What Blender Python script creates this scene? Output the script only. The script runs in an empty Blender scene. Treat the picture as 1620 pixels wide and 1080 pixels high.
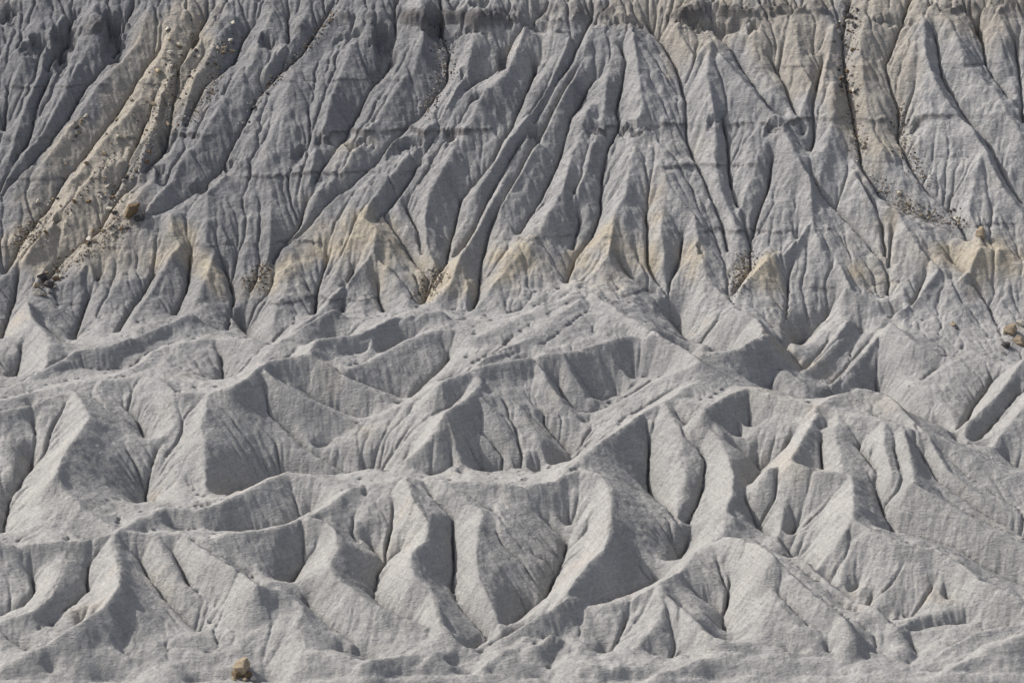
import bpy, math, random
import numpy as np
from mathutils import Vector

random.seed(7)
rng = np.random.default_rng(11)
scene = bpy.context.scene

# ------------------------------------------------------------------ camera
W, H = 1620.0, 1080.0
FPX = 7500.0                      # focal length in photo pixels (long telephoto)
PITCH = math.radians(13.0)
DIST = 1400.0
fwd = np.array([0.0, math.cos(PITCH), -math.sin(PITCH)])
upv = np.array([0.0, math.sin(PITCH), math.cos(PITCH)])
rgt = np.array([1.0, 0.0, 0.0])
d0 = fwd - upv * (540.0 / FPX)
CAM = -d0 * DIST                  # the lowest line of the picture looks at (0,0,0)

cam_data = bpy.data.cameras.new("camera")
cam = bpy.data.objects.new("camera", cam_data)
scene.collection.objects.link(cam)
cam_data.sensor_width = 36.0
cam_data.lens = 36.0 * FPX / W
cam_data.clip_start = 1.0
cam_data.clip_end = 20000.0
cam.location = CAM
cam.rotation_euler = (math.pi / 2 - PITCH, 0, 0)
scene.camera = cam

# ------------------------------------------------------------------ light
SUN_EL = math.radians(43.0)
SUN_AZ = math.radians(-70.0)      # from +Y (away from the camera) towards -X (left)
world = bpy.data.worlds.new("World")
scene.world = world
world.use_nodes = True
wn = world.node_tree
wn.nodes.clear()
sky = wn.nodes.new("ShaderNodeTexSky")
sky.sky_type = 'NISHITA'
sky.sun_disc = False
sky.sun_elevation = SUN_EL
sky.sun_rotation = SUN_AZ
sky.dust_density = 3.0
sky.air_density = 0.6
sky.ozone_density = 0.3
bg = wn.nodes.new("ShaderNodeBackground")
bg.inputs[1].default_value = 0.15
wo = wn.nodes.new("ShaderNodeOutputWorld")
hs = wn.nodes.new("ShaderNodeHueSaturation")
hs.inputs["Saturation"].default_value = 0.6
wn.links.new(sky.outputs[0], hs.inputs["Color"])
wn.links.new(hs.outputs[0], bg.inputs[0])
wn.links.new(bg.outputs[0], wo.inputs[0])

sun_data = bpy.data.lights.new("sun", 'SUN')
sun_data.energy = 3.3
sun_data.angle = math.radians(0.6)
sun_data.color = (1.0, 0.965, 0.91)
sun = bpy.data.objects.new("sun", sun_data)
scene.collection.objects.link(sun)
sdir = Vector((math.sin(SUN_AZ) * math.cos(SUN_EL), math.cos(SUN_AZ) * math.cos(SUN_EL), math.sin(SUN_EL)))
sun.rotation_euler = sdir.to_track_quat('Z', 'Y').to_euler()

vs = scene.view_settings
vs.view_transform = 'Standard'
vs.look = 'None'
vs.exposure = 0.08
vs.gamma = 1.0
vs.use_curve_mapping = False

# ------------------------------------------------------------------ base relief
SLOPE_A, SLOPE_B = 0.16, 0.78
RELIEF = 1.12                     # height of the crest lines above the valley floors
CLIFF_H = 17.0


def ray(u, v):
    d = fwd + rgt * ((u - W / 2) / FPX) + upv * ((H / 2 - v) / FPX)
    return d


def _foot():
    # depth at which the foothill slope passes behind picture row 505 at h = 15
    d = ray(810, 505)
    t = (CLIFF_H - CAM[2] + SLOPE_A * CAM[1]) / (d[2] - SLOPE_A * d[1])
    return CAM[1] + t * d[1]


Y_FOOT = _foot()


def base(y):
    w = 7.0
    e = np.clip((y - Y_FOOT) / w, -30, 30)
    soft = w * np.log1p(np.exp(e))
    soft = np.where((y - Y_FOOT) / w > 30, y - Y_FOOT, soft)
    return SLOPE_A * y + (SLOPE_B - SLOPE_A) * soft


def unproject(u, v, h):
    """point of the pixel ray that lies h above the base surface"""
    d = ray(u, v)
    lo, hi = 1200.0, 2200.0
    for _ in range(40):
        m = 0.5 * (lo + hi)
        p = CAM + d * m
        if p[2] > base(p[1]) + h:
            lo = m
        else:
            hi = m
    return CAM + d * lo


# kind h0 h1 : u,v u,v ...
LINES = """
R 14 3 190,918 165,955 125,985 75,1015 20,1050
R 4 .5 125,985 133,1023 213,1042 290,1076
R 16 16 -60,862 0,857 60,853 127,850 190,836
R 16 17 190,836 230,815 262,796 315,798 350,790 405,765 455,742
R 17 15 455,742 500,752 548,765
R 16 16 190,836 290,839 330,848 380,839 440,828 488,810
R 16 19 488,810 515,798 560,765 600,755 640,752
R 19 18 640,752 700,757 760,758 830,762 880,755 923,739
R 14 5 127,857 107,877 97,907 80,940 50,967 0,983 -40,1000
R 16 14 180,840 178,860 188,895 189,918
G 12 0 150,862 138,890 137,915 140,930 100,965 80,990 40,1012 0,1025
G 12 4 20,875 48,890 55,930 35,958 0,975
G 11 1 217,873 235,910 265,948 300,985 322,1005
R 15 3 248,848 265,885 285,920 315,955 335,988
G 11 3 283,875 300,923 337,950 347,970
G 9 1 387,920 367,945 347,972 338,990 345,1008 420,1045
R 16 14 290,843 333,873 380,898 405,922
R 14 4 405,922 440,928 468,945 482,962 473,995 482,1033
R 8 1 430,940 405,965 365,1000 330,1035
G 12 3 410,848 478,850 482,880 468,907 452,936
G 6 0 485,957 520,985 560,1015 600,1043
R 17 12 488,810 515,820 535,840 533,863 520,887 530,910
R 12 3 530,910 565,937 605,960 655,985 695,1005 720,1014
R 5 1 640,985 625,1010 600,1040
G 18 6 578,763 580,800 570,847 592,867 612,885
G 6 2 612,885 598,907 590,943 618,967 655,989 690,1008
R 20 14 640,752 645,763 658,793 678,820 672,850 652,870
R 14 4 652,870 647,890 658,913 685,930 688,953 698,990 725,1013 748,1025
G 13 6 656,820 640,862 612,886
R 18 7 635,758 628,790 622,825 612,860 609,876
G 18 4 672,768 698,797 718,820 717,853 715,920
G 4 1 715,920 725,950 745,977 772,1005
R 19 11 698,757 732,783 765,807 758,837 753,870 758,907
R 11 4 758,907 772,937 788,973 790,995
G 17 4 778,803 815,845 845,872 880,898
R 18 5 790,759 815,795 845,830 875,862 885,885
G 15 6 820,776 850,805 880,838 898,855
R 18 7 840,763 870,785 895,815 904,838
G 18 4 917,768 913,813 900,853 882,905
G 4 0 882,905 857,950 810,987 775,1010 740,1035
R 19 16 923,739 953,750 965,770 967,803 962,843
R 16 4 962,843 957,863 933,883 910,913 890,947 853,970 810,997 780,1012
R 9 4 960,862 968,885 975,910 985,932
G 13 6 1027,777 1060,805 1083,832 1087,863 1066,893
G 5 0 1040,918 1000,938 940,962 880,990 810,1012 760,1040
R 11 1 1040,921 997,942 937,967 877,999 835,1015
R 11 11 1040,921 1057,912 1077,900 1100,870 1143,843 1163,813
R 11 1 1042,925 1050,955 1037,985 1010,1020 990,1055
R 11 3 1043,927 1087,967 1127,1003 1187,1022 1240,1030
G 6 0 1000,955 985,995 965,1030 955,1050
G 5 0 1075,975 1075,1010 1060,1045
G 8 1 1185,885 1177,903 1170,933 1143,970 1148,1000
G 8 2 1080,918 1110,945 1143,970
R 14 18 1143,843 1170,846 1200,855 1225,875
R 17 8 1225,875 1255,905 1300,945 1328,965 1347,996
R 9 5 1262,872 1290,897 1318,922 1345,937 1385,962 1414,984
G 2 -3 1258,898 1288,932 1330,968 1362,994 1400,1005
R 15 5 1198,858 1206,900 1225,945 1260,990 1295,1012
G 9 1 1235,905 1257,950 1285,985 1312,1006
R 12 5 1165,850 1175,868 1182,880
R 23 19 1285,640 1292,653 1265,697 1250,720 1258,727 1302,740 1348,747
R 19 8 1215,735 1240,735 1243,770 1238,810 1230,848
G 13 5 1292,768 1278,797 1260,830 1248,853
R 19 17 1348,747 1350,785 1348,813
R 17 8 1348,813 1375,830 1415,850 1482,867 1515,883 1560,915 1620,945 1680,970
R 17 6 1348,813 1330,850 1300,885 1288,905
G 14 6 1358,843 1355,877 1332,910 1318,930
R 15 3 1385,835 1385,870 1365,905 1345,940
G 12 5 1432,880 1415,900 1382,940 1370,960
R 13 3 1450,860 1430,895 1395,945 1385,968
G 10 4 1478,905 1455,935 1420,975 1408,988
R 11 1 1515,883 1475,925 1440,958 1418,987
G 8 1 1560,928 1530,945 1500,960
R 4 5 1418,993 1448,977 1492,967 1518,960 1560,962 1620,955
R 5 0 1432,1013 1400,1035 1380,1045
R 6 1 1540,998 1525,1007 1490,1030 1455,1053
R 6 5 1540,998 1580,992 1620,985
G 2 0 1440,1010 1450,1030 1440,1050
G 2 1 1430,1000 1480,990 1530,985 1620,972
R 3 3 1255,1030 1330,1029 1395,1031
G 0 0 1255,1046 1330,1047 1395,1046
G 15 8 1385,760 1392,790 1402,812 1414,836 1408,846
G 7 1 1412,846 1470,862 1530,884 1568,907 1620,932
R 20 7 1440,757 1498,790 1568,833 1620,860 1680,890
G 16 6 1448,703 1492,767 1560,815 1620,845
R 23 18 1328,647 1322,690 1335,742
G 21 17 1298,673 1302,737
G 19 15 1358,703 1395,752
R 23 19 1400,662 1398,700 1412,745
G 18 15 1378,715 1393,752
R 23 19 1428,670 1442,720 1447,757
R 21 9 1470,688 1500,740 1560,785 1620,815
R 24 24 1113,640 1150,622 1185,608 1215,620
R 24 23 1215,620 1282,637 1315,642 1358,653 1400,661 1440,672
R 24 23 1290,640 1325,622 1365,612 1402,620 1432,647 1458,673
R 23 7 1458,673 1502,693 1560,730 1620,768 1680,800
G 12 5 1510,690 1528,702 1580,722 1620,750
G 14 14 1400,640 1450,655 1510,690
R 18 20 880,755 923,717 970,680 1023,643
R 20 22 1023,643 1065,627 1093,606
R 21 21 1065,627 1085,632 1113,640
R 21 10 1050,633 1075,680 1085,720 1085,760 1078,795
R 21 16 1080,632 1110,665 1143,700 1158,740
R 16 13 1158,740 1160,775 1147,803 1163,813
G 18 6 1020,660 1027,690 1027,720 1025,755 1030,778
G 18 6 1083,663 1100,695 1117,725 1112,765 1100,800 1083,832
G 22 8 1125,660 1163,707 1195,722 1203,745 1190,772
G 8 5 1190,772 1188,812 1205,838 1240,862 1255,878
G 22 8 1270,660 1240,708 1215,737 1203,747
R 22 13 1195,615 1200,650 1188,690
G 22 12 1180,640 1168,670 1165,702
R 25 12 1110,570 1063,590 1023,607 970,640 923,670
R 24 23 117,613 143,655 125,680 100,712 88,745
R 21 16 88,745 100,772 130,800 178,832
R 22 13 160,606 190,635 215,658 238,702
G 21 8 48,640 62,710 50,740 17,780 3,845
R 20 16 -40,700 0,690 20,740
G 21 8 277,622 287,660 267,690 247,710 237,740 230,773 230,812
R 24 22 233,590 263,603 283,617 327,620 325,647
R 21 11 325,647 317,670 322,693 325,730 325,790
G 17 4 415,625 440,662 490,710 555,752
R 26 13 410,575 440,600 475,622 520,645 568,670
R 26 26 410,575 422,565 488,555
R 26 14 488,555 538,585 578,613 635,640
G 20 10 453,597 505,633 548,653 575,668
R 8 21 500,712 565,671 638,637 695,602
R 25 26 695,602 748,579 772,557 810,540 837,532
G 22 20 700,600 748,586 810,572
R 24 22 748,579 764,602 740,622 702,647
R 22 12 764,602 770,625 810,630 860,647 923,670 940,685
R 22 9 702,647 718,687 728,723 729,756
R 22 9 702,650 688,678 655,712 608,750
G 19 6 690,680 686,720 683,757
R 21 9 765,628 790,665 802,700 812,735
G 17 6 745,665 775,690 805,722 840,752
R 19 8 815,632 845,680 862,720 870,745
G 19 6 823,673 837,733 853,753
G 14 6 860,665 885,695 905,722
R 14 10 885,660 915,690 925,708
R 26 26 748,577 810,564 853,557 890,553
R 26 27 890,553 950,537 997,525 1043,527
R 27 25 1043,527 1077,543 1110,570
R 26 13 890,553 905,590 930,620 968,640
R 26 13 850,558 865,595 890,635 922,668
G 22 10 830,573 860,610 920,657
G 22 10 893,570 950,602 973,637
R 26 16 945,540 985,582 1000,612
G 22 13 1010,543 1015,580 1012,602
G 10 12 925,662 970,634 1020,602 1060,580 1090,562
G 12 8 1087,540 1120,552 1155,578 1200,607
G 8 7 1258,556 1235,580 1215,600 1195,612
R 22 24 1115,560 1168,548 1210,518
G 13 10 1130,556 1180,560 1230,560 1255,555
R 24 24 1210,518 1193,495 1157,480
R 20 14 1340,453 1378,473 1422,493 1408,507
R 20 10 1408,507 1450,540 1490,555 1520,565 1600,572 1680,580
G 12 5 1362,527 1320,572 1278,617
R 18 10 1400,510 1350,570 1310,610
R 18 12 1345,500 1310,545 1260,600
G 12 8 1328,483 1295,513 1258,556
G 13 7 1410,525 1380,560 1330,612
R 16 12 1530,560 1480,590 1440,610
G 13 12 1500,570 1460,595
R 21 14 1620,560 1580,620 1535,660
R 21 12 1650,590 1620,640 1570,700
G 14 7 1570,600 1540,640 1520,690
G 15 8 1610,620 1570,670 1540,705
R 20 24 0,615 30,604 123,547
R 24 25 123,547 165,543 213,527 273,503 305,490
R 24 19 275,507 240,535 187,577
R 24 22 405,533 327,530 247,551
R 22 22 247,551 213,580 160,600 110,607 33,621 0,633 -50,650
R 23 24 -50,660 0,647 60,632 117,614
R 23 21 160,600 200,600 233,590
G 17 14 187,588 130,592 60,612 0,628
G 17 14 250,540 225,562 190,586
G 21 15 340,545 350,560 354,613
R 23 26 327,620 365,610 400,585 410,573
R 24 20 43,470 50,497 78,535 72,575 25,608
G 20 15 33,540 33,557 23,606
G 20 15 67,507 95,535 110,552
R 24 26 438,542 490,505 530,482
R 26 26 488,553 500,535 565,523 592,513 622,495 655,492 700,486
R 25 20 593,515 585,550 565,578
G 20 16 530,545 545,575
G 20 17 600,545 575,570
R 21 25 545,584 592,563 645,535 698,515
R 25 25 698,515 722,518 750,532 810,506 853,484 917,464
R 25 21 722,518 745,545 738,568
G 19 12 560,597 600,615 640,634
G 20 13 720,545 700,580 665,610 640,634
G 18 16 690,520 640,545 595,572
G 23 22 740,510 700,500 640,510 600,535
R 26 25 920,470 867,510 837,532
G 25 24 930,490 890,520 860,540
R 27 27 937,460 985,490 1043,524
G 23 20 950,488 975,505 997,520
G 22 14 1057,465 1057,507 1087,540
G 18 15 440,545 480,545 498,520
G 17 17 380,525 400,540 440,548
G 0 -1 -80,1110 300,1110 800,1110 1300,1110 1700,1110
G 0 0 -80,1075 100,1078 300,1084 470,1080 600,1080 760,1070 900,1082 1100,1076 1300,1070 1480,1068 1700,1074
R 5 3 482,1033 520,1045 560,1062
R 5 3 572,1052 625,1043 690,1035 745,1024
R 4 2 690,1035 665,1062
R 6 2 877,999 850,1020 800,1045
R 4 3 835,1015 790,1035 760,1055
R 5 3 0,1000 -30,1005
R 5 2 60,1018 40,1040 0,1060
R 4 3 900,1040 950,1058 1010,1052
R 4 3 1040,1060 1110,1045 1180,1035 1250,1032
R 4 2 1110,1045 1090,1066
R 5 3 1620,1010 1560,1030 1500,1055
G 1 0 610,1043 575,1062
G 1 0 760,1040 715,1058
G 1 0 540,1035 600,1048
G 1 0 20,1025 60,1045 80,1065
G 1 0 160,1020 230,1062
G 1 0 880,1025 870,1060
G 1 0 1020,1035 1060,1040 1150,1025
G 1 0 1470,1050 1540,1020 1620,1000
G 5 4 335,802 400,772 450,752 520,760 560,757
G 9 8 285,845 380,846 440,836 492,818
G 5 5 560,757 640,756 729,757 853,755 905,735
G 12 12 1200,612 1290,635 1340,640 1400,640
"""
# cliff part
CLIFF = """
G 0 0 82,112 57,170 50,210 20,260 0,300
G 0 0 15,140 5,200
G 0 0 195,70 160,110 125,155 105,195 60,245 5,305
G 0 0 120,20 95,70 75,110
G 0 0 330,15 318,40 283,110 265,210 250,245 207,298 172,338 152,375 100,405 70,447
G 0 0 210,10 180,75
G 0 0 255,75 215,130 180,190 130,250 105,275 85,310 62,342 37,380 8,430
G 0 0 230,190 205,260 180,310
G 0 0 530,0 500,50 478,83 440,120 405,160 383,207 345,268 322,298 270,333 225,350
G 0 0 455,20 458,70 445,110 420,140
G 0 0 395,40 370,95 320,145 290,200 265,235
G 0 0 627,0 625,62 617,88 580,150 545,215 513,265 487,312 472,355 447,390 420,425 397,460
G 0 0 697,0 700,50 710,75 707,125 668,180 620,225 590,262 565,285 525,315 480,362 450,390
G 0 0 860,20 810,62 787,105 755,125 717,170 692,205 667,245 650,280 630,312 597,348
G 0 0 850,90 835,140 810,200 780,260 730,310 712,380 705,417 680,455 668,480
G 0 0 935,30 895,110 850,180 815,245 775,310 745,370 720,405
G 0 0 925,90 885,160 845,230 810,300 775,360 762,410 757,460 745,495
G 0 0 940,120 905,185 880,262 855,312 820,375
G 0 0 983,75 990,100 982,142 975,175 980,200 960,237 952,280 950,330 935,370 910,405 895,452
G 0 0 910,305 917,345 905,390
G 0 0 1022,32 1052,72 1070,105 1085,160 1085,212 1105,262 1122,305 1142,350 1152,395
G 0 0 1142,185 1152,225 1155,290 1175,340 1187,385 1187,430 1160,466
G 0 0 1135,50 1185,120 1215,172 1240,185
G 0 0 1215,85 1240,130 1255,170 1270,212
G 0 0 1222,250 1215,295 1195,350 1187,380
G 0 0 1302,95 1285,165 1288,220 1280,240
G 0 0 1345,0 1332,60 1337,120 1345,160 1355,210 1365,270 1390,305 1430,327 1480,350 1535,378
G 0 0 1440,0 1425,42 1400,105 1410,140 1422,165 1420,215 1440,260 1465,300 1500,330 1535,378
G 0 0 1535,17 1552,45 1560,100 1600,160
G 0 0 1480,60 1490,120 1520,170 1560,220 1590,280 1620,322
G 0 0 1605,60 1615,130 1618,200
G 0 0 1290,292 1355,360 1390,405 1405,430 1405,465
G 0 0 1360,290 1395,350 1401,405
G 0 0 1412,365 1406,420
G 0 0 1265,375 1247,437 1245,480 1240,520 1255,552
G 0 0 1505,410 1535,442 1565,480 1592,545
G 0 0 1022,330 1025,415 1057,465
G 0 0 1080,370 1075,405 1060,437 1057,465
G 0 0 970,400 1000,440 1050,462
G 0 0 245,430 233,450 205,495 187,530
G 0 0 300,405 297,455 275,497
G 0 0 355,420 370,467 360,520
G 0 0 520,400 502,455 496,500
G 0 0 610,345 625,367 655,405 680,440 668,480
G 0 0 560,420 545,470 540,500
G 0 0 597,420 600,470 610,492
G 0 0 640,320 660,360 670,400
G 0 0 160,430 140,470 115,540
G 0 0 30,430 20,480 0,540
G 0 0 1470,420 1455,455 1440,490
R 3 3 40,0 50,60 30,110 10,150
R 4 4 100,20 70,70 65,110 30,190 15,250
R 4 4 150,0 140,70 110,130 80,190 40,240
R 4 4 240,0 220,60 170,120 120,190 70,250
R 3 3 290,20 245,110 205,180 150,240 110,290
R 4 4 310,70 265,130 240,200 220,270
R 4 3 270,100 262,170 205,250 150,275 115,310 80,350 40,395
R 3 5 150,275 130,300 100,330 60,375 40,405
R 4 3 360,40 310,120 290,180 275,235 215,320 180,350
R 4 4 430,20 400,100 360,150 330,200 290,250 260,300 230,335
R 4 4 480,40 450,70 420,110
R 4 4 460,130 440,190 420,240 430,310 425,400 410,430
R 4 5 375,255 330,305 327,350 325,385
R 6 4 325,385 340,392 325,442 305,490
R 5 4 270,342 272,365 285,390 268,410 240,455 205,510
R 4 6 595,25 560,60 540,110 525,150 512,205
R 3 4 512,205 500,240 490,290
R 5 3 665,5 670,55 655,110 610,165 580,210 545,265 500,310
R 5 5 755,20 745,80 730,130 700,180 660,215
R 3 5 660,215 640,250 600,300 575,342
R 6 4 575,342 597,362 590,395 560,430 500,495 440,540
R 6 4 590,395 620,430 645,470
R 5 4 450,420 455,450 430,510
R 5 6 830,40 800,120 765,150 745,190 715,235 697,275
R 6 4 697,275 680,300 672,340 675,390 690,420
R 3 6 800,280 760,350 735,390 725,414
R 6 4 725,414 712,450 675,487
R 5 3 725,414 740,450 735,487
R 4 4 900,60 870,130 830,190 790,250 755,300
R 4 4 930,60 905,130 865,200 830,265 790,330
R 4 6 935,170 905,240 890,300 862,350 840,390
R 6 4 840,390 800,430 760,475 735,505
R 4 3 850,430 840,470 810,500
R 5 6 1000,37 1010,120 1017,165 1008,198
R 4 5 960,120 955,180 935,235 925,270 912,300
R 3 6 1008,198 1005,240 997,270 990,305 970,342
R 6 5 970,342 965,392 960,412 922,447 917,460
R 3 5 1010,237 1045,255 1055,295 1098,337
R 6 4 1098,337 1102,365 1110,405 1120,442 1157,478
R 5 6 1070,40 1100,90 1125,62 1118,120 1132,185
R 4 3 1132,195 1130,250 1140,300 1165,360
R 3 5 1050,320 1045,360 1050,400
R 6 6 1140,85 1185,137 1215,168 1232,190
R 6 6 1232,190 1257,242 1282,280 1285,345
R 6 5 1285,345 1287,360 1307,400 1322,408 1345,452
R 6 3 1283,345 1250,388 1214,410 1180,450 1160,478
R 3 3 1205,240 1180,300 1170,330
R 5 3 1260,40 1265,100 1285,130 1262,190
R 4 4 1320,40 1310,90 1300,140
R 4 3 1318,138 1317,190 1305,250 1295,285
R 4 3 1365,40 1362,80 1370,160 1387,220 1412,270 1450,310
R 4 4 1350,270 1380,320 1420,330 1432,355
R 5 5 1432,355 1455,390 1472,407 1485,425
R 5 3 1485,425 1450,470 1420,492
R 5 6 1460,32 1465,87 1477,125 1502,160 1525,185
R 6 5 1525,185 1557,237 1590,300 1620,337
R 5 5 1550,250 1532,330 1547,360 1552,392
R 6 4 1552,392 1530,430 1500,450
R 5 4 1552,392 1590,405 1640,425
R 5 5 1526,102 1577,145 1590,175 1615,212
R 5 5 1500,30 1515,60 1526,102
R 5 4 1190,30 1215,60
R 4 4 70,420 43,470
R 4 4 150,440 140,410 125,430
R 4 3 1580,20 1600,60
"""


CELL = 0.34
X0, X1 = -208.0, 208.0
Y0, Y1 = -24.0, float(unproject(810, 0, CLIFF_H)[1]) + 22.0
NX = int((X1 - X0) / CELL) + 1
NY = int((Y1 - Y0) / CELL) + 1
xs = X0 + CELL * np.arange(NX)
ys = Y0 + CELL * np.arange(NY)


def parse(txt, off, mul):
    out = []
    for ln in txt.strip().splitlines():
        f = ln.split()
        pts = np.array([[float(a) for a in q.split(',')] for q in f[3:]])
        seg = np.hypot(*np.diff(pts, axis=0).T)
        s = np.concatenate([[0], np.cumsum(seg)]) / seg.sum()
        n = max(3, int(seg.sum() / 6))
        ss = np.linspace(0, 1, n)
        # gentle smoothing of the corners
        uu = np.interp(ss, s, pts[:, 0])
        vv = np.interp(ss, s, pts[:, 1])
        hh = (float(f[1]) + (float(f[2]) - float(f[1])) * ss) * mul + off
        P = np.array([unproject(a, b, c) for a, b, c in zip(uu, vv, hh)])
        out.append([f[0], P, hh, uu, vv, off > 0])
    return out


polys = parse(LINES, 0.0, RELIEF) + parse(CLIFF, CLIFF_H, 0.8)

# gully floors lie where flanks of the repose angle, let down from the crests, reach them
for it in range(2):
    Rx = np.concatenate([np.column_stack([p[1][:, :2], p[2]]) for p in polys if p[0] == 'R'])
    for p in polys:
        if p[0] != 'G':
            continue
        sl = 0.85 if p[5] else 0.95
        d = np.hypot(p[1][:, None, 0] - Rx[None, :, 0], p[1][:, None, 1] - Rx[None, :, 1])
        env = (Rx[None, :, 2] - sl * d).max(1)
        if it == 0:
            p.append(p[2].copy())
        h0 = p[6]
        lo, hi = (0.6, 0.6) if p[5] else (13.0, 0.0)
        hn = np.clip(h0, env - 2.5, env)
        hn = np.maximum(np.clip(hn, h0 - lo, h0 + hi), -3.0)
        k = np.ones(5) / 5
        if len(hn) > 6:
            hn = np.convolve(np.pad(hn, 2, mode='edge'), k, 'valid')
        p[2] = hn
        p[1] = np.array([unproject(a, b, c) for a, b, c in zip(p[3], p[4], hn)])


def raster(P, val, acc, cnt):
    seg = np.hypot(np.diff(P[:, 0]), np.diff(P[:, 1]))
    s = np.concatenate([[0], np.cumsum(seg)])
    n = max(2, int(s[-1] / (CELL * 0.45)))
    ss = np.linspace(0, s[-1], n)
    px = np.interp(ss, s, P[:, 0])
    py = np.interp(ss, s, P[:, 1])
    pv = np.interp(ss, s, val)
    # small natural wander of the line
    i = np.rint((px - X0) / CELL).astype(int)
    j = np.rint((py - Y0) / CELL).astype(int)
    ok = (i >= 0) & (i < NX) & (j >= 0) & (j < NY)
    np.add.at(acc, (j[ok], i[ok]), pv[ok])
    np.add.at(cnt, (j[ok], i[ok]), 1.0)


def fbm_noise(shape, cell, octaves=4, gain=0.5, ax=1.0, ay=1.0):
    out = np.zeros(shape, np.float32)
    amp, tot = 1.0, 0.0
    for o in range(octaves):
        cx, cy = max(1.5, cell * ax / 2 ** o), max(1.5, cell * ay / 2 ** o)
        nx, ny = int(shape[1] / cx) + 3, int(shape[0] / cy) + 3
        L = rng.standard_normal((ny, nx)).astype(np.float32)
        gx = np.arange(shape[1]) / cx + rng.random()
        gy = np.arange(shape[0]) / cy + rng.random()
        ix, iy = gx.astype(int), gy.astype(int)
        fx, fy = (gx - ix).astype(np.float32), (gy - iy).astype(np.float32)
        fx = fx * fx * (3 - 2 * fx)
        fy = (fy * fy * (3 - 2 * fy))[:, None]
        a = L[:, ix] * (1 - fx) + L[:, ix + 1] * fx
        out += amp * (a[iy] * (1 - fy) + a[iy + 1] * fy)
        tot += amp * amp
        amp *= gain
    return out / math.sqrt(tot)


def blur(a, n=1):
    for _ in range(n):
        p = np.pad(a, 1, mode='edge')
        a = (p[1:-1, :-2] + 2 * p[1:-1, 1:-1] + p[1:-1, 2:]) * 0.25
        p = np.pad(a, 1, mode='edge')
        a = (p[:-2, 1:-1] + 2 * p[1:-1, 1:-1] + p[2:, 1:-1]) * 0.25
    return a


def wide_blur(a, r):
    """box blur of radius r cells, twice"""
    for _ in range(2):
        for ax in (0, 1):
            pad = [(0, 0), (0, 0)]
            pad[ax] = (r + 1, r)
            c = np.cumsum(np.pad(a, pad, mode='edge'), axis=ax, dtype=np.float64)
            if ax == 0:
                a = (c[2 * r + 1:] - c[:-2 * r - 1]) / (2 * r + 1)
            else:
                a = (c[:, 2 * r + 1:] - c[:, :-2 * r - 1]) / (2 * r + 1)
    return a.astype(np.float32)



def harmonic(acc, cnt):
    """membrane through the given lines, coarse to fine"""
    pyr = [(acc.astype(np.float32), cnt.astype(np.float32))]
    while min(pyr[-1][0].shape) > 24:
        a, c = pyr[-1]
        a = np.pad(a, ((0, a.shape[0] % 2), (0, a.shape[1] % 2)))
        c = np.pad(c, ((0, c.shape[0] % 2), (0, c.shape[1] % 2)))
        s4 = lambda q: q[::2, ::2] + q[1::2, ::2] + q[::2, 1::2] + q[1::2, 1::2]
        pyr.append((s4(a), s4(c)))
    f = None
    for lev in range(len(pyr) - 1, -1, -1):
        a, c = pyr[lev]
        m = c > 0
        tgt = np.where(m, a / np.maximum(c, 1e-6), 0).astype(np.float32)
        if f is None:
            f = np.full(a.shape, tgt[m].mean(), np.float32)
        else:
            f = blur(np.repeat(np.repeat(f, 2, 0), 2, 1)[:a.shape[0], :a.shape[1]], 1)
        f[m] = tgt[m]
        for it in range(150 if lev > 2 else (60 if lev else 25)):
            p = np.pad(f, 1, mode='edge')
            f = 0.25 * (p[:-2, 1:-1] + p[2:, 1:-1] + p[1:-1, :-2] + p[1:-1, 2:])
            f[m] = tgt[m]
    return f


def distance(mask):
    """distance in cells to the nearest set cell (jump flooding)"""
    ny, nx = mask.shape
    jj, ii = np.indices(mask.shape).astype(np.int16)
    BIG = np.int16(-9999)
    sj = np.where(mask, jj, BIG); si = np.where(mask, ii, BIG)
    d = np.where(mask, 0, 1e9).astype(np.float32)
    k = 128
    steps = []
    while k >= 1:
        steps.append(k); k //= 2
    for k in steps + [1]:
        for dj in (-k, 0, k):
            for di in (-k, 0, k):
                if dj == 0 and di == 0:
                    continue
                a = slice(max(0, dj), ny + min(0, dj)); b = slice(max(0, -dj), ny + min(0, -dj))
                c = slice(max(0, di), nx + min(0, di)); e = slice(max(0, -di), nx + min(0, -di))
                tj = sj[a, c]; ti = si[a, c]
                q = (tj - jj[b, e]).astype(np.float32) ** 2 + (ti - ii[b, e]).astype(np.float32) ** 2
                q[tj == BIG] = 1e9
                w = q < d[b, e]
                d[b, e][w] = q[w]
                sj[b, e][w] = tj[w]; si[b, e][w] = ti[w]
    return np.sqrt(np.minimum(d, 300.0 ** 2))


XX, YY = np.meshgrid(xs, ys)
bz = base(YY).astype(np.float32)
cliff = np.clip((YY - (Y_FOOT - 30)) / 42.0, 0, 1).astype(np.float32)
cliff = cliff * cliff * (3 - 2 * cliff)

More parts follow.
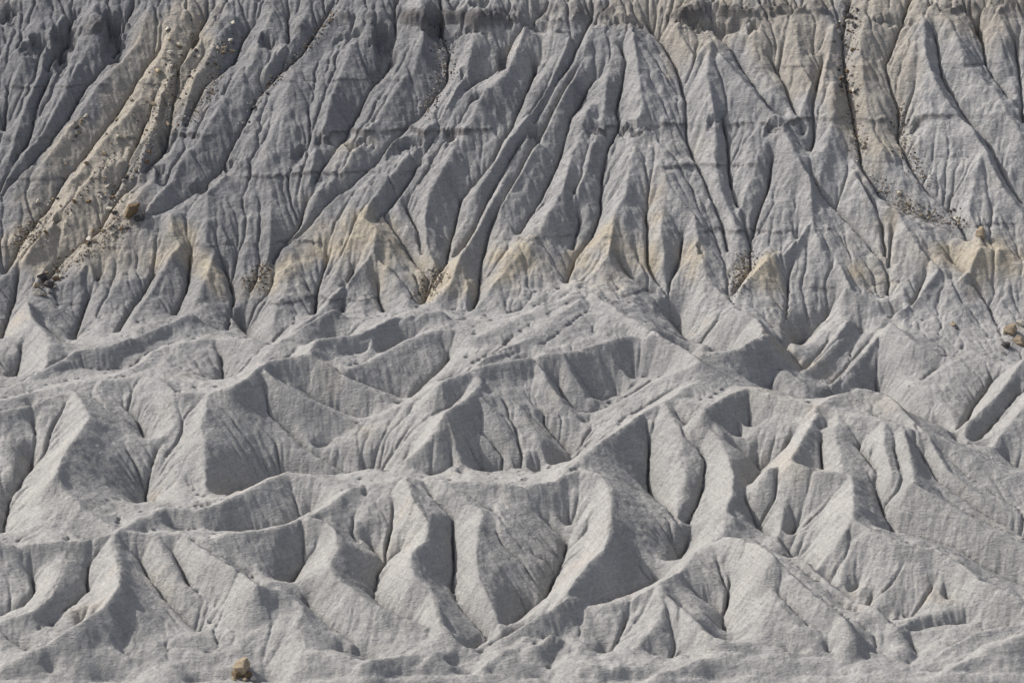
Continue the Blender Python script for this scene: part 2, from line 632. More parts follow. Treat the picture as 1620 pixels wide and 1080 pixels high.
def roof(acc, cnt, sl):
    """upper hull of flanks that fall from the crest lines at the slope sl (metres per metre)"""
    ny, nx = acc.shape
    m = cnt > 0
    hv = np.where(m, acc / np.maximum(cnt, 1e-6), -1e3).astype(np.float32)
    jj, ii = np.indices(acc.shape).astype(np.int16)
    sj, si = jj.copy(), ii.copy()
    best = hv.copy()
    for k in (64, 32, 16, 8, 4, 2, 1, 1):
        for dj in (-k, 0, k):
            for di in (-k, 0, k):
                if dj == 0 and di == 0:
                    continue
                a = slice(max(0, dj), ny + min(0, dj)); b = slice(max(0, -dj), ny + min(0, -dj))
                c = slice(max(0, di), nx + min(0, di)); e = slice(max(0, -di), nx + min(0, -di))
                tj = sj[a, c].copy(); ti = si[a, c].copy()
                q = hv[tj, ti] - sl[b, e] * CELL * np.sqrt((tj - jj[b, e]).astype(np.float32) ** 2 + (ti - ii[b, e]).astype(np.float32) ** 2)
                w = q > best[b, e]
                best[b, e][w] = q[w]
                sj[b, e][w] = tj[w]; si[b, e][w] = ti[w]
    return best


# crest lines carry an upper envelope, gully lines a lower one; a flank runs straight from one to the other
rr = [np.zeros((NY, NX)) for _ in range(4)]
for k, P, hh in [q[:3] for q in polys]:
    raster(P, hh, *((rr[0], rr[1]) if k == 'R' else (rr[2], rr[3])))
h_top = harmonic(rr[0], rr[1])
h_low = harmonic(rr[2], rr[3])
wob = 1 + 0.0 * h_top
dr_ = distance(rr[1] > 0)
dg_ = distance(rr[3] > 0)
frac = dg_ / np.maximum(dr_ + dg_, 1e-3)
h_low = np.minimum(h_low, h_top - 0.5)
hf = (h_low + (h_top - h_low) * frac).astype(np.float32)
steep = (1.10 + 0.35 * cliff).astype(np.float32)
hf = np.maximum(hf, roof(rr[0], rr[1], steep) - 0.3)
# round the crests of the low hills a little, keep the gullies sharp
b4 = wide_blur(hf, 5)
hf = np.where(hf > b4, b4 + (hf - b4) * (0.38 + 0.50 * cliff), hf)
hf = blur(hf, 1)
hf -= ((0.9 + 0.3 * cliff) * np.exp(-dg_ * CELL / (0.7 - 0.25 * cliff)) * np.clip((h_top - h_low) / 3, 0, 1) * np.clip((YY - 14) / 12, 0, 1)).astype(np.float32)
# loose shale cannot stand steeper than its angle of repose
for it in range(40):
    zt_ = bz + hf
    lim = (CELL * (0.98 + 0.75 * cliff)).astype(np.float32)
    mv = np.zeros_like(hf)
    for ax in (0, 1):
        d_ = np.diff(zt_, axis=ax)
        l_ = lim[1:] if ax == 0 else lim[:, 1:]
        ex = np.clip(np.abs(d_) - l_, 0, None) * np.sign(d_) * 0.22
        if ax == 0:
            mv[:-1] += ex; mv[1:] -= ex
        else:
            mv[:, :-1] += ex; mv[:, 1:] -= ex
    hf = hf + mv
hf += 0.35 * fbm_noise(hf.shape, 22, 4) * (0.6 + 0.9 * cliff)
hf += 0.6 * fbm_noise(hf.shape, 60, 3) * cliff
hf += 1.2 * np.abs(fbm_noise(hf.shape, 46, 4, ax=1.6)) * np.clip(1 - np.abs(YY - 8) / 40, 0, 1)
z = (bz + hf).astype(np.float32)

# ---- hard beds that stand out of the slope as ledges
def ledge_z(v):
    return float(unproject(1000, v, CLIFF_H + 3)[2])


LEDGES = [(34, 2.2, 6.0, 1.6, 1.9), (205, 0.8, 3.0, 1.4, 0.35), (268, 0.6, 3.0, 0.3, 0.22), (376, 0.5, 2.5, 0.2, 0.2),
          (468, 0.45, 2.5, 0.1, 0.2), (120, 0.35, 2.5, 0.3, 0.15)]
nose = np.clip((hf - wide_blur(hf, 14)) / 1.5, -1, 1)
bed_v = np.zeros((NY, NX), np.float32)


def ledges(z):
    global bed_v
    for v, A, L, U, T in LEDGES:
        lv = ledge_z(v) + 0.02 * XX + 0.5 * fbm_noise(z.shape, 60, 4)
        t = z - lv
        mod = np.clip(0.22 + 0.6 * fbm_noise(z.shape, 26, 4, 0.7) + 0.55 * fbm_noise(z.shape, 90, 2), 0, 1.4)
        up = A * mod * np.exp(-np.clip(t, 0, None) / L) * np.clip(t / 0.25 + 1, 0, 1)
        dn = -U * np.clip(nose + 0.1, 0, 1) * mod * np.exp(np.clip(t, None, 0) / 1.6) * (t < 0)
        bed_v = np.maximum(bed_v, np.exp(-((t - T * 0.5) / T) ** 2) * np.clip(mod * 1.2, 0, 1) * cliff)
        z = z + (up + dn) * cliff
    return z.astype(np.float32)


# ---- alcoves: hollows under the lip of a hard bed  (u, v of the lip, width, height in photo pixels, depth m)
ALCOVES = [(182, 12, 30, 70, 5), (105, 35, 34, 40, 4), (12, 5, 40, 28, 4), (60, 55, 26, 30, 3), (40, 70, 16, 20, 2), (420, 52, 18, 24, 3),
           (610, 35, 34, 70, 4.5), (688, 12, 26, 70, 4), (797, 66, 20, 40, 4), (645, 208, 44, 40, 3.2), (712, 203, 16, 22, 2),
           (475, 222, 20, 34, 3), (515, 214, 30, 16, 2), (570, 215, 44, 14, 2), (760, 3, 26, 18, 3), (735, 40, 60, 12, 2), (848, 194, 26, 24, 3), (1003, 195, 46, 16, 2.6),
           (1225, 192, 34, 22, 3), (940, 197, 34, 12, 2), (1133, 193, 20, 16, 2), (1150, 24, 70, 18, 3), (1088, 28, 36, 14, 2.5),
           (1190, 30, 20, 22, 2.5), (1545, 14, 16, 36, 3), (845, 26, 60, 16, 3), (990, 22, 60, 26, 2.2), (560, 45, 50, 14, 2),
           (1450, 180, 20, 22, 2.2), (320, 280, 30, 26, 3), (97, 330, 20, 40, 2.5), (845, 80, 9, 22, 2), (735, 105, 12, 30, 2), (755, 145, 20, 22, 2),
           (1410, 20, 60, 12, 2), (1105, 388, 9, 12, 1.6), (455, 538, 14, 12, 2), (100, 60, 20, 60, 3), (262, 200, 14, 30, 2.5),
           (310, 40, 14, 40, 3), (283, 95, 9, 50, 2.5), (262, 150, 12, 40, 2.5), (255, 255, 16, 26, 2.5), (365, 240, 26, 30, 2.2)]


def alcoves(z):
    for u, v, w, h, dep in ALCOVES:
        P = unproject(u, v, CLIFF_H + 2)
        sc = P[1] - CAM[1]
        sx, ly = 0.5 * w * sc / FPX, h * sc / FPX
        i0, i1 = int((P[0] - 3 * sx - X0) / CELL), int((P[0] + 3 * sx - X0) / CELL)
        j0, j1 = int((P[1] - 1.6 * ly - X0 * 0 - Y0) / CELL), int((P[1] + 3 - Y0) / CELL)
        i0, j0 = max(i0, 0), max(j0, 0)
        sl = (slice(j0, min(j1, NY)), slice(i0, min(i1, NX)))
        if sl[0].stop <= sl[0].start or sl[1].stop <= sl[1].start:
            continue
        n = fbm_noise(z[sl].shape, 9, 3)
        x = (XX[sl] - P[0]) / sx + 0.35 * n
        q = (P[1] - YY[sl]) + 0.8 * n - 0.25 * sx * x * x
        prof = np.clip(q / 0.5, 0, 1) * np.clip(1 - q / (1.4 * ly), 0, 1)
        z[sl] -= (1.5 * dep * np.clip(1.3 - x * x, 0, 1) * prof).astype(np.float32)
    return z


z = ledges(z)

# ---- running water: droplets cut rills down every flank
def erode(z, n, steps, k, inertia, cap):
    gy, gx = np.gradient(z, CELL)
    px = rng.random(n).astype(np.float32) * (NX - 3) + 1
    py = rng.random(n).astype(np.float32) * (NY - 3) + 1
    vx = np.zeros(n, np.float32); vy = np.zeros(n, np.float32)
    vis = np.zeros(NX * NY)
    for s in range(steps):
        idx = (py + 0.5).astype(np.int32) * NX + (px + 0.5).astype(np.int32)
        vis += np.bincount(idx, minlength=NX * NY)
        if s % 4 == 0:
            jit = rng.standard_normal((2, n)).astype(np.float32) * 0.35
        dx = -gx.ravel()[idx]; dy = -gy.ravel()[idx]
        l = np.sqrt(dx * dx + dy * dy) + 1e-5
        vx = inertia * vx + (1 - inertia) * (dx / l + jit[0])
        vy = inertia * vy + (1 - inertia) * (dy / l + jit[1])
        l = np.sqrt(vx * vx + vy * vy) + 1e-5
        px = np.clip(px + vx / l, 1, NX - 3)
        py = np.clip(py + vy / l, 1, NY - 3)
    A = vis.reshape(NY, NX).astype(np.float32) / (n * steps / (NX * NY))
    slope = np.clip(np.sqrt(gx * gx + gy * gy), 0, 1.2)
    slope = slope * np.clip(slope * 3, 0, 1)
    slope = slope * np.clip((YY - 2) / 30, 0, 1)
    cut = k * np.minimum(np.sqrt(A), cap) * slope * (1.0 - 0.2 * cliff)
    return z - cut.astype(np.float32), A


flow = 0
hf += 0.0
z += (0.07 + 0.06 * cliff) * fbm_noise(z.shape, 7, 2)
for r in range(8):
    z, A = erode(z, 300000, 70, 0.11, 0.3, 6.0)
    if r in (2, 5):
        z = z * 0.75 + blur(z, 1) * 0.25
    flow = flow + A
z = z * 0.9 + blur(z, 1) * 0.1
_, A = erode(z, 300000, 60, 0.0, 0.2, 6.0)
gy_, gx_ = np.gradient(blur(z, 2), CELL)
z = z - (0.60 * np.clip((A - 2.2) / 9.0, 0, 1) ** 0.7 * (1 - 0.45 * cliff) * np.clip(np.hypot(gx_, gy_) * 2 - 0.2, 0, 1) * np.clip((YY - 2) / 30, 0, 1)).astype(np.float32)
for it in range(4):                      # no closed pits
    p_ = np.pad(z, 1, mode='edge')
    m_ = np.minimum.reduce([p_[a:a + NY, b:b + NX] for a in range(3) for b in range(3) if (a, b) != (1, 1)])
    z = np.maximum(z, m_ + 0.01)
z = alcoves(z)
z += 0.07 * fbm_noise(z.shape, 5, 2) + 0.10 * fbm_noise(z.shape, 11, 3, 0.7)
hf = z - bz
flow = np.log1p(flow)

# ------------------------------------------------------------------ colour of the ground (albedo masks)
def line_mask(lines, rad):
    m = np.zeros((NY, NX)); c = np.zeros((NY, NX))
    for P in lines:
        raster(P, np.ones(len(P)), m, c)
    q = (c > 0).astype(np.float32)
    q = wide_blur(q, rad)
    return q / max(q.max(), 1e-6)


def height(x, y):
    fx = np.clip((x - X0) / CELL, 0, NX - 1.001); fy = np.clip((y - Y0) / CELL, 0, NY - 1.001)
    i = fx.astype(int); j = fy.astype(int); a = fx - i; b = fy - j
    return (z[j, i] * (1 - a) + z[j, i + 1] * a) * (1 - b) + (z[j + 1, i] * (1 - a) + z[j + 1, i + 1] * a) * b


TS = np.arange(1150.0, 2000.0, 0.25)


def on_ground(u, v):
    """first place where the line of sight through (u, v) meets the ground"""
    d = ray(u, v)
    p = CAM[None] + TS[:, None] * d[None]
    ok = (p[:, 1] > Y0) & (p[:, 1] < Y1)
    hit = ok & (p[:, 2] <= height(p[:, 0], p[:, 1]))
    k = int(np.argmax(hit))
    if not hit[k]:
        return unproject(u, v, 10.0)
    q = p[k].copy(); q[2] = float(height(q[0:1], q[1:2])[0])
    return q


def px_line(txt, h):
    out = []
    for ln in txt.strip().splitlines():
        pts = np.array([[float(a) for a in q.split(',')] for q in ln.split()])
        s = np.arange(len(pts)); ss = np.linspace(0, len(pts) - 1, 40)
        uu = np.interp(ss, s, pts[:, 0]); vv = np.interp(ss, s, pts[:, 1])
        out.append(np.array([on_ground(a, max(b, 1)) for a, b in zip(uu, vv)]))
    return out


TAN = """
335,-10 285,70 235,150 180,220 110,300 40,370 0,420
300,30 250,110 215,190 165,250 110,320
215,280 180,340 120,400 75,450
280,60 220,150 160,230 100,300 60,360 20,420
310,60 270,120 240,190
150,270 110,330 60,380 10,400
270,90 262,160 240,230 210,290
225,340 150,390 60,430
360,70 340,130 300,170
1345,-10 1345,80 1335,160 1360,240 1400,300 1440,330 1480,350
1360,60 1375,170 1400,250
1330,140 1310,230
1560,360 1560,400 1500,405
1640,500 1600,540 1600,560
"""
BEIGE = """
1210,5 1290,60 1275,150
1340,5 1420,60 1380,150 1400,240
1450,20 1560,30 1610,80
1240,30 1230,110
1580,400 1520,410
300,10 220,120 120,250 40,360
960,10 1060,40 1130,60
"""
TIP = """
270,350 290,380 262,410
330,390 325,430 370,470
585,345 500,390 440,430 400,470
590,350 620,400 640,420
720,420 670,480
840,380 770,460
965,350 930,400 895,440
1000,390 1010,430
1100,375 1085,420
1150,420 1170,440
1230,400 1180,445
1280,370 1290,400
1400,440 1340,430
1590,400 1480,400
1150,625 1190,612 1250,632
1330,640 1400,630 1450,660
1215,735 1250,733 1300,745
"""
tan_m = line_mask(px_line(TAN, CLIFF_H + 1), 20)
tip_m = line_mask(px_line(TIP, CLIFF_H + 3), 16)
nz = fbm_noise(z.shape, 40, 5)
nz2 = fbm_noise(z.shape, 14, 4)
tan_v = np.clip((tan_m - 0.17 + 0.11 * nz + 0.05 * nz2) * 3.4, 0, 1)
zt = ledge_z(30)
right = np.clip((XX + 10) / 60, 0, 1)
tan_v = np.maximum(tan_v, np.clip((z - zt + 6 + 3 * nz) / 9, 0, 1) * right * 0.9 * np.clip(0.7 + 0.4 * nz2, 0, 1))
beige = line_mask(px_line(BEIGE, 0), 26)
tan_v = np.maximum(tan_v, np.clip((beige - 0.15 + 0.16 * nz + 0.06 * nz2) * 2.2, 0, 0.75))
tip_v = np.clip((tip_m - 0.25 + 0.14 * nz + 0.06 * nz2) * 2.7, 0, 1) * (0.3 + 0.7 * cliff) * np.clip(0.75 + 0.3 * nz2, 0, 1)
zb1, zb2 = ledge_z(440), ledge_z(370)
band = np.clip(1 - np.abs((z - 0.5 * (zb1 + zb2) + 1.5 * nz) / (zb2 - zb1)), 0, 1) * cliff
tip_v = np.clip(tip_v + 0.35 * band * np.clip(0.4 + 0.8 * nz, 0, 1), 0, 1)
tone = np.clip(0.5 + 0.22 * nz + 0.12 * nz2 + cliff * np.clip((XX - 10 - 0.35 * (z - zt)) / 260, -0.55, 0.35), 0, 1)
upper = np.clip((YY - (Y_FOOT - 130) + 14 * nz) / 200, 0, 1)

TRACK = """
127,850 107,877 97,907 80,940 50,967
177,843 180,873 188,893 187,915
287,847 333,873 380,897 405,921
468,947 485,960 472,997 482,1033
488,810 515,820 535,840 533,863 520,887
645,763 658,793 678,820 672,850 652,870
685,930 688,953 698,990 725,1013
758,870 758,907 772,937 788,973
923,739 953,750 965,770 967,803 962,843 933,883 910,913 880,955
1043,930 1087,967 1127,1003
880,755 923,717 970,680
"""


track_q = np.zeros((NY, NX)); track_c = np.zeros((NY, NX))
for P in px_line(TRACK, 0):
    keep = np.concatenate([[True], np.hypot(*np.diff(P[:, :2], axis=0).T) < 9.0])
    if keep.sum() > 3:
        raster(P[keep], np.ones(int(keep.sum())), track_q, track_c)
track_v = np.clip(blur((track_c > 0).astype(np.float32), 2) * 2.2, 0, 1)
z = z - 0.2 * track_v

# ------------------------------------------------------------------ meshes
def grid_object(name, jr, parent=None):
    """rows jr of the height field as one mesh object"""
    jr = np.asarray(jr, float)
    j0 = np.minimum(jr.astype(int), NY - 2); fj = (jr - j0)[:, None].astype(np.float32)

    def row(a):
        return a[j0] * (1 - fj) + a[j0 + 1] * fj

    X, Y, Z = row(XX), row(YY), row(z)
    n, mm = X.shape
    co = np.stack([X, Y, Z], -1).reshape(-1, 3).astype(np.float32)
    a = (np.arange(n - 1)[:, None] * mm + np.arange(mm - 1)[None, :]).ravel()
    quads = np.stack([a, a + 1, a + mm + 1, a + mm], -1).astype(np.int32)
    me = bpy.data.meshes.new(name)
    me.vertices.add(len(co)); me.vertices.foreach_set("co", co.ravel())
    me.loops.add(quads.size); me.loops.foreach_set("vertex_index", quads.ravel())
    me.polygons.add(len(quads))
    me.polygons.foreach_set("loop_start", np.arange(0, quads.size, 4, dtype=np.int32))
    me.polygons.foreach_set("loop_total", np.full(len(quads), 4, np.int32))
    me.polygons.foreach_set("use_smooth", np.ones(len(quads), bool))
    me.update(calc_edges=True)
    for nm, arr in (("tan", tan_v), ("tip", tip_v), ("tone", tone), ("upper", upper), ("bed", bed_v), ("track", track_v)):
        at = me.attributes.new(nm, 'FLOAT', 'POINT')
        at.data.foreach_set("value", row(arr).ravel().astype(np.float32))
    ob = bpy.data.objects.new(name, me)
    scene.collection.objects.link(ob)
    ob["kind"] = "structure"
    return ob


def node(nt, t, **kw):
    n = nt.nodes.new(t)
    for k, v in kw.items():
        setattr(n, k, v)
    return n


def shale_material():
    m = bpy.data.materials.new("shale")
    m.use_nodes = True
    nt = m.node_tree
    L = nt.links.new
    bsdf = nt.nodes["Principled BSDF"]
    bsdf.inputs["Roughness"].default_value = 0.95
    bsdf.inputs["Specular IOR Level"].default_value = 0.1
    geo = node(nt, "ShaderNodeNewGeometry")

    def attr(nm):
        return node(nt, "ShaderNodeAttribute", attribute_name=nm).outputs["Fac"]

    def mix(f, a, b):
        x = node(nt, "ShaderNodeMix", data_type='RGBA')
        if hasattr(f, "is_linked"):
            L(f, x.inputs[0])
        else:
            x.inputs[0].default_value = f
        for s, q in ((6, a), (7, b)):
            if hasattr(q, "is_linked"):
                L(q, x.inputs[s])
            else:
                x.inputs[s].default_value = (*q, 1)
        return x.outputs[2]

    def noise(scale, detail, vec, rough=0.6):
        t = node(nt, "ShaderNodeTexNoise")
        t.inputs["Scale"].default_value = scale
        t.inputs["Detail"].default_value = detail
        t.inputs["Roughness"].default_value = rough
        L(vec, t.inputs["Vector"])
        return t.outputs["Fac"]

    def ramp(f, a, b, lo=0.0, hi=1.0):
        t = node(nt, "ShaderNodeMapRange")
        L(f, t.inputs[0])
        for i, q in zip((1, 2, 3, 4), (a, b, lo, hi)):
            t.inputs[i].default_value = q
        return t.outputs[0]

    def math_(op, a, b):
        t = node(nt, "ShaderNodeMath", operation=op)
        for s, q in ((0, a), (1, b)):
            if hasattr(q, "is_linked"):
                L(q, t.inputs[s])
            else:
                t.inputs[s].default_value = q
        return t.outputs[0]

    pos = geo.outputs["Position"]
    bed = node(nt, "ShaderNodeVectorMath", operation='MULTIPLY')
    L(pos, bed.inputs[0]); bed.inputs[1].default_value = (0.10, 0.10, 1.6)
    beds = noise(1.0, 5, bed.outputs[0], 0.7)
    bed2 = node(nt, "ShaderNodeVectorMath", operation='MULTIPLY')
    L(pos, bed2.inputs[0]); bed2.inputs[1].default_value = (0.45, 0.45, 2.6)
    scratch = noise(1.0, 4, bed2.outputs[0], 0.7)
    grit = noise(1.1, 8, pos, 0.72)
    clod = noise(0.33, 4, pos, 0.6)
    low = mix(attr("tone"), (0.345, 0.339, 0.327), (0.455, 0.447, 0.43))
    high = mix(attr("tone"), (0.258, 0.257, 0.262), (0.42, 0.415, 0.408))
    col = mix(attr("upper"), low, high)
    col = mix(attr("tan"), col, (0.41, 0.375, 0.32))
    col = mix(attr("tip"), col, (0.475, 0.425, 0.34))
    col = mix(math_('MULTIPLY', attr("bed"), 0.85), col, (0.13, 0.122, 0.12))
    col = mix(math_('MULTIPLY', attr("track"), 0.6), col, (0.30, 0.29, 0.275))
    gr = mix(ramp(grit, 0.32, 0.68), (0.76, 0.76, 0.765), (1.15, 1.145, 1.135))
    dash = ramp(scratch, 0.58, 0.66)
    gr = mix(math_('MULTIPLY', dash, 0.36), gr, (0.42, 0.42, 0.42))
    mul = node(nt, "ShaderNodeMix", data_type='RGBA', blend_type='MULTIPLY')
    mul.inputs[0].default_value = 1.0
    L(col, mul.inputs[6]); L(gr, mul.inputs[7])
    bd = mix(ramp(beds, 0.3, 0.7), (0.86, 0.86, 0.87), (1.08, 1.075, 1.06))
    mul2 = node(nt, "ShaderNodeMix", data_type='RGBA', blend_type='MULTIPLY')
    mul2.inputs[0].default_value = 1.0
    L(mul.outputs[2], mul2.inputs[6]); L(bd, mul2.inputs[7])
    L(mul2.outputs[2], bsdf.inputs["Base Color"])
    hsum = math_('ADD', math_('ADD', math_('MULTIPLY', grit, 0.35), math_('MULTIPLY', clod, 1.0)), math_('MULTIPLY', scratch, 0.6))
    bump = node(nt, "ShaderNodeBump")
    bump.inputs["Strength"].default_value = 0.8
    bump.inputs["Distance"].default_value = 0.9
    L(hsum, bump.inputs["Height"])
    L(bump.outputs[0], bsdf.inputs["Normal"])
    return m


shale = shale_material()
j_foot = int((Y_FOOT - 4 - Y0) / CELL)
j_foot -= j_foot % 2
rows_low = np.linspace(0, j_foot, int(j_foot / 1.5) + 1)
rows_high = np.arange(j_foot, NY)
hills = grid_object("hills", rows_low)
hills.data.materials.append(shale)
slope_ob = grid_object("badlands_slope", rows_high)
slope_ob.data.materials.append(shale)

# ------------------------------------------------------------------ land beyond the picture (coarse)
def sheet(name, xv, yv):
    Xo, Yo = np.meshgrid(np.asarray(xv, float), np.asarray(yv, float))
    ex = np.maximum(np.maximum(X0 - Xo, Xo - X1), 0)
    ey = np.maximum(np.maximum(Y0 - Yo, Yo - Y1), 0)
    d = np.hypot(ex, ey)
    e = height(np.clip(Xo, X0, X1), np.clip(Yo, Y0, Y1))
    wav = 7 * np.abs(np.sin(Xo / 13.0 + 2.2 * np.sin(Yo / 41.0))) + 3 * np.sin(Xo / 5.3 + Yo / 17.0)
    bs = base(np.minimum(Yo, Y1 + 40)) + CLIFF_H * np.clip(Yo / 60.0, 0, 1) * 0.8
    far = bs + wav * np.clip((Yo - Y0) / 50, 0, 1) * np.clip((Y1 + 60 - Yo) / 30, 0, 1)
    far = np.where(Yo < Y0, -6.0, far)
    w = np.exp(-d / 22.0)
    Z = e * w + far * (1 - w)
    n, m = Xo.shape
    co = np.stack([Xo, Yo, Z], -1).reshape(-1, 3)
    a = (np.arange(n - 1)[:, None] * m + np.arange(m - 1)[None, :]).ravel()
    me = bpy.data.meshes.new(name)
    me.from_pydata(co.tolist(), [], np.stack([a, a + 1, a + m + 1, a + m], -1).tolist())
    me.polygons.foreach_set("use_smooth", np.ones(len(me.polygons), bool))
    up = np.clip((Yo - (Y_FOOT - 30)) / 60, 0, 1).ravel().astype(np.float32)
    at = me.attributes.new("upper", 'FLOAT', 'POINT'); at.data.foreach_set("value", up)
    at = me.attributes.new("tone", 'FLOAT', 'POINT'); at.data.foreach_set("value", np.full(len(up), 0.5, np.float32))
    ob = bpy.data.objects.new(name, me); scene.collection.objects.link(ob)
    ob["kind"] = "structure"
    me.materials.append(shale)
    return ob


grow = np.concatenate([np.arange(0, 60, 1.5), np.arange(60, 200, 4), np.geomspace(200, 2600, 24)])
side_y = np.concatenate([np.arange(Y0, Y1, 2.0), [Y1]])
sheet("terrain", X1 + grow, side_y)
sheet("terrain", (X0 - grow)[::-1], side_y)
wide_x = np.concatenate([(X0 - grow[1:])[::-1], np.arange(X0, X1, 2.0), X1 + grow])
sheet("plateau", wide_x, Y1 + np.concatenate([np.arange(0, 60, 1.5), np.geomspace(60, 2600, 22)]))
sheet("ground", wide_x, (Y0 - np.concatenate([np.arange(0, 30, 1.5), np.geomspace(30, 3200, 26)]))[::-1])


# ------------------------------------------------------------------ fallen rock
def rock_material(name, c0, c1):
    m = bpy.data.materials.new(name); m.use_nodes = True
    nt = m.node_tree; L = nt.links.new
    b = nt.nodes["Principled BSDF"]
    b.inputs["Roughness"].default_value = 0.9
    b.inputs["Specular IOR Level"].default_value = 0.15
    g = node(nt, "ShaderNodeNewGeometry")
    t = node(nt, "ShaderNodeTexNoise"); t.inputs["Scale"].default_value = 2.2; t.inputs["Detail"].default_value = 6
    L(g.outputs["Position"], t.inputs["Vector"])
    r = node(nt, "ShaderNodeMapRange"); L(t.outputs["Fac"], r.inputs[0])
    r.inputs[1].default_value = 0.35; r.inputs[2].default_value = 0.65
    x = node(nt, "ShaderNodeMix", data_type='RGBA'); L(r.outputs[0], x.inputs[0])
    x.inputs[6].default_value = (*c0, 1); x.inputs[7].default_value = (*c1, 1)
    L(x.outputs[2], b.inputs["Base Color"])
    bp = node(nt, "ShaderNodeBump"); bp.inputs["Strength"].default_value = 0.6; bp.inputs["Distance"].default_value = 0.3
    L(t.outputs["Fac"], bp.inputs["Height"]); L(bp.outputs[0], b.inputs["Normal"])
    return m


ROCK = {
    'tan': rock_material("tan_sandstone", (0.29, 0.225, 0.15), (0.45, 0.375, 0.275)),
    'pale': rock_material("pale_sandstone", (0.46, 0.42, 0.35), (0.62, 0.58, 0.50)),
    'brown': rock_material("brown_sandstone", (0.13, 0.095, 0.06), (0.24, 0.175, 0.11)),
    'dark': rock_material("dark_rock", (0.06, 0.055, 0.055), (0.13, 0.12, 0.115)),
    'grey': rock_material("grey_rock", (0.22, 0.21, 0.20), (0.34, 0.33, 0.31)),
}
import bmesh


def rock_mesh(seed, mat, sub):
    r = random.Random(seed)
    bm = bmesh.new()
    bmesh.ops.create_icosphere(bm, subdivisions=sub, radius=0.5)
    planes = []
    for _ in range(10):                                   # broken faces
        n = Vector((r.gauss(0, 1), r.gauss(0, 1), r.gauss(0, 1))).normalized()
        planes.append((n, r.uniform(0.20, 0.40)))
    ph = [r.uniform(0, 6) for _ in range(6)]
    sc = Vector((r.uniform(0.95, 1.25), r.uniform(0.8, 1.05), r.uniform(0.65, 0.95)))
    for v in bm.verts:
        p = v.co.copy()
        for n, d in planes:
            e = p.dot(n) - d
            if e > 0:
                p -= n * e * 0.97
        k = 1 + 0.05 * math.sin(9 * p.x + ph[0]) * math.sin(8 * p.y + ph[1]) + 0.04 * math.sin(17 * p.z + ph[2] + 5 * p.x)
        v.co = Vector((p.x * sc.x, p.y * sc.y, p.z * sc.z)) * k * 1.15
    me = bpy.data.meshes.new("boulder")
    bm.to_mesh(me); bm.free()
    me.materials.append(ROCK[mat])
    return me


MESH = {}
for q, mt in enumerate(ROCK):
    MESH[mt] = [rock_mesh(31 * q + 7 * w, mt, 3) for w in range(4)]
SMALL = {}
for q, mt in enumerate(ROCK):
    SMALL[mt] = [rock_mesh(131 * q + 5 * w, mt, 2) for w in range(4)]


def boulder(u, v, px, mat, label, group=None, k=None, flat=1.0, sink=0.22, name="boulder", cat="boulder"):
    P = on_ground(u, v + 0.18 * px)
    size = px * float(np.dot(P - CAM, fwd)) / FPX
    src = (MESH if px > 7 else SMALL)[mat]
    me = src[(k if k is not None else random.randrange(4)) % 4]
    o = bpy.data.objects.new(name, me)
    scene.collection.objects.link(o)
    o.location = (P[0], P[1], P[2] + size * (0.5 - sink) * flat * 0.8)
    o.scale = (size, size * random.uniform(0.85, 1.1), size * flat)
    o.rotation_euler = (random.uniform(-.3, .3), random.uniform(-.3, .3), random.uniform(0, 6.28))
    o["label"] = label; o["category"] = cat
    if group:
        o["group"] = group
    return o


# the block on the flat ground at the front, and the pieces round its foot
boulder(385, 1056, 27, 'tan', "largest tan sandstone boulder standing on the pale flat at the very front", k=1, flat=1.15)
boulder(376, 1066, 16, 'brown', "dark brown boulder against the left foot of the front tan boulder", k=2)
boulder(393, 1067, 15, 'brown', "dark brown boulder against the right foot of the front tan boulder", k=0)
boulder(401, 1073, 12, 'pale', "pale stone lying right of the front tan boulder", k=3)
boulder(371, 1074, 9, 'tan', "small tan stone lying left below the front tan boulder", k=0)
boulder(388, 1075, 10, 'tan', "small tan stone lying just before the front tan boulder", k=2)
boulder(381, 1047, 8, 'brown', "small brown stone perched near the top of the front tan boulder", k=1, sink=0.1)

# the heap at the low end of the tan debris chute on the left
HEAP = [(62, 464, 15, 'pale', "brightest pale boulder at the bottom of the left rubble heap"),
        (68, 441, 17, 'dark', "large dark boulder in the left rubble heap, upper of two"),
        (77, 450, 17, 'dark', "large dark boulder in the left rubble heap, lower of two"),
        (57, 452, 11, 'tan', "tan boulder on the left edge of the left rubble heap"),
        (88, 441, 11, 'brown', "brown boulder on the right side of the left rubble heap"),
        (96, 437, 9, 'pale', "small pale stone on the right edge of the left rubble heap"),
        (80, 462, 9, 'grey', "grey stone low in the left rubble heap beside the pale boulder"),
        (71, 467, 7, 'tan', "small tan stone under the brightest pale boulder of the left heap"),
        (88, 454, 8, 'pale', "small pale stone in the middle right of the left rubble heap"),
        (73, 432, 8, 'tan', "small tan stone on top of the left rubble heap")]
for a in HEAP:
    boulder(*a, group="boulders of the rubble heap at the foot of the left chute")
boulder(208, 334, 27, 'brown', "big brown boulder overhanging a dark hollow at the lower end of the tan chute", k=3, flat=1.1)
boulder(218, 346, 12, 'dark', "added dark block standing in for the shadow under the big brown boulder of the tan chute", k=1)  # added block, its dark colour stands for the shadow under the brown boulder
boulder(173, 334, 9, 'pale', "pale boulder in the dark gully just left of the big brown boulder", k=0)
boulder(181, 336, 9, 'dark', "dark boulder between the pale boulder and the big brown boulder", k=2)
boulder(142, 379, 10, 'pale', "pinkish pale boulder at the foot of the grey pyramid on the left", k=1)
boulder(265, 45, 13, 'pale', "long pale slab lying high on the tan chute at upper left", k=2, flat=0.55)
boulder(270, 84, 9, 'pale', "round pale boulder at the head of the tan rib at upper left", k=0)
boulder(369, 37, 9, 'pale', "single pale boulder near the top right of the tan chute", k=3)
boulder(136, 185, 8, 'pale', "white boulder on the left edge of the tan chute", k=1)
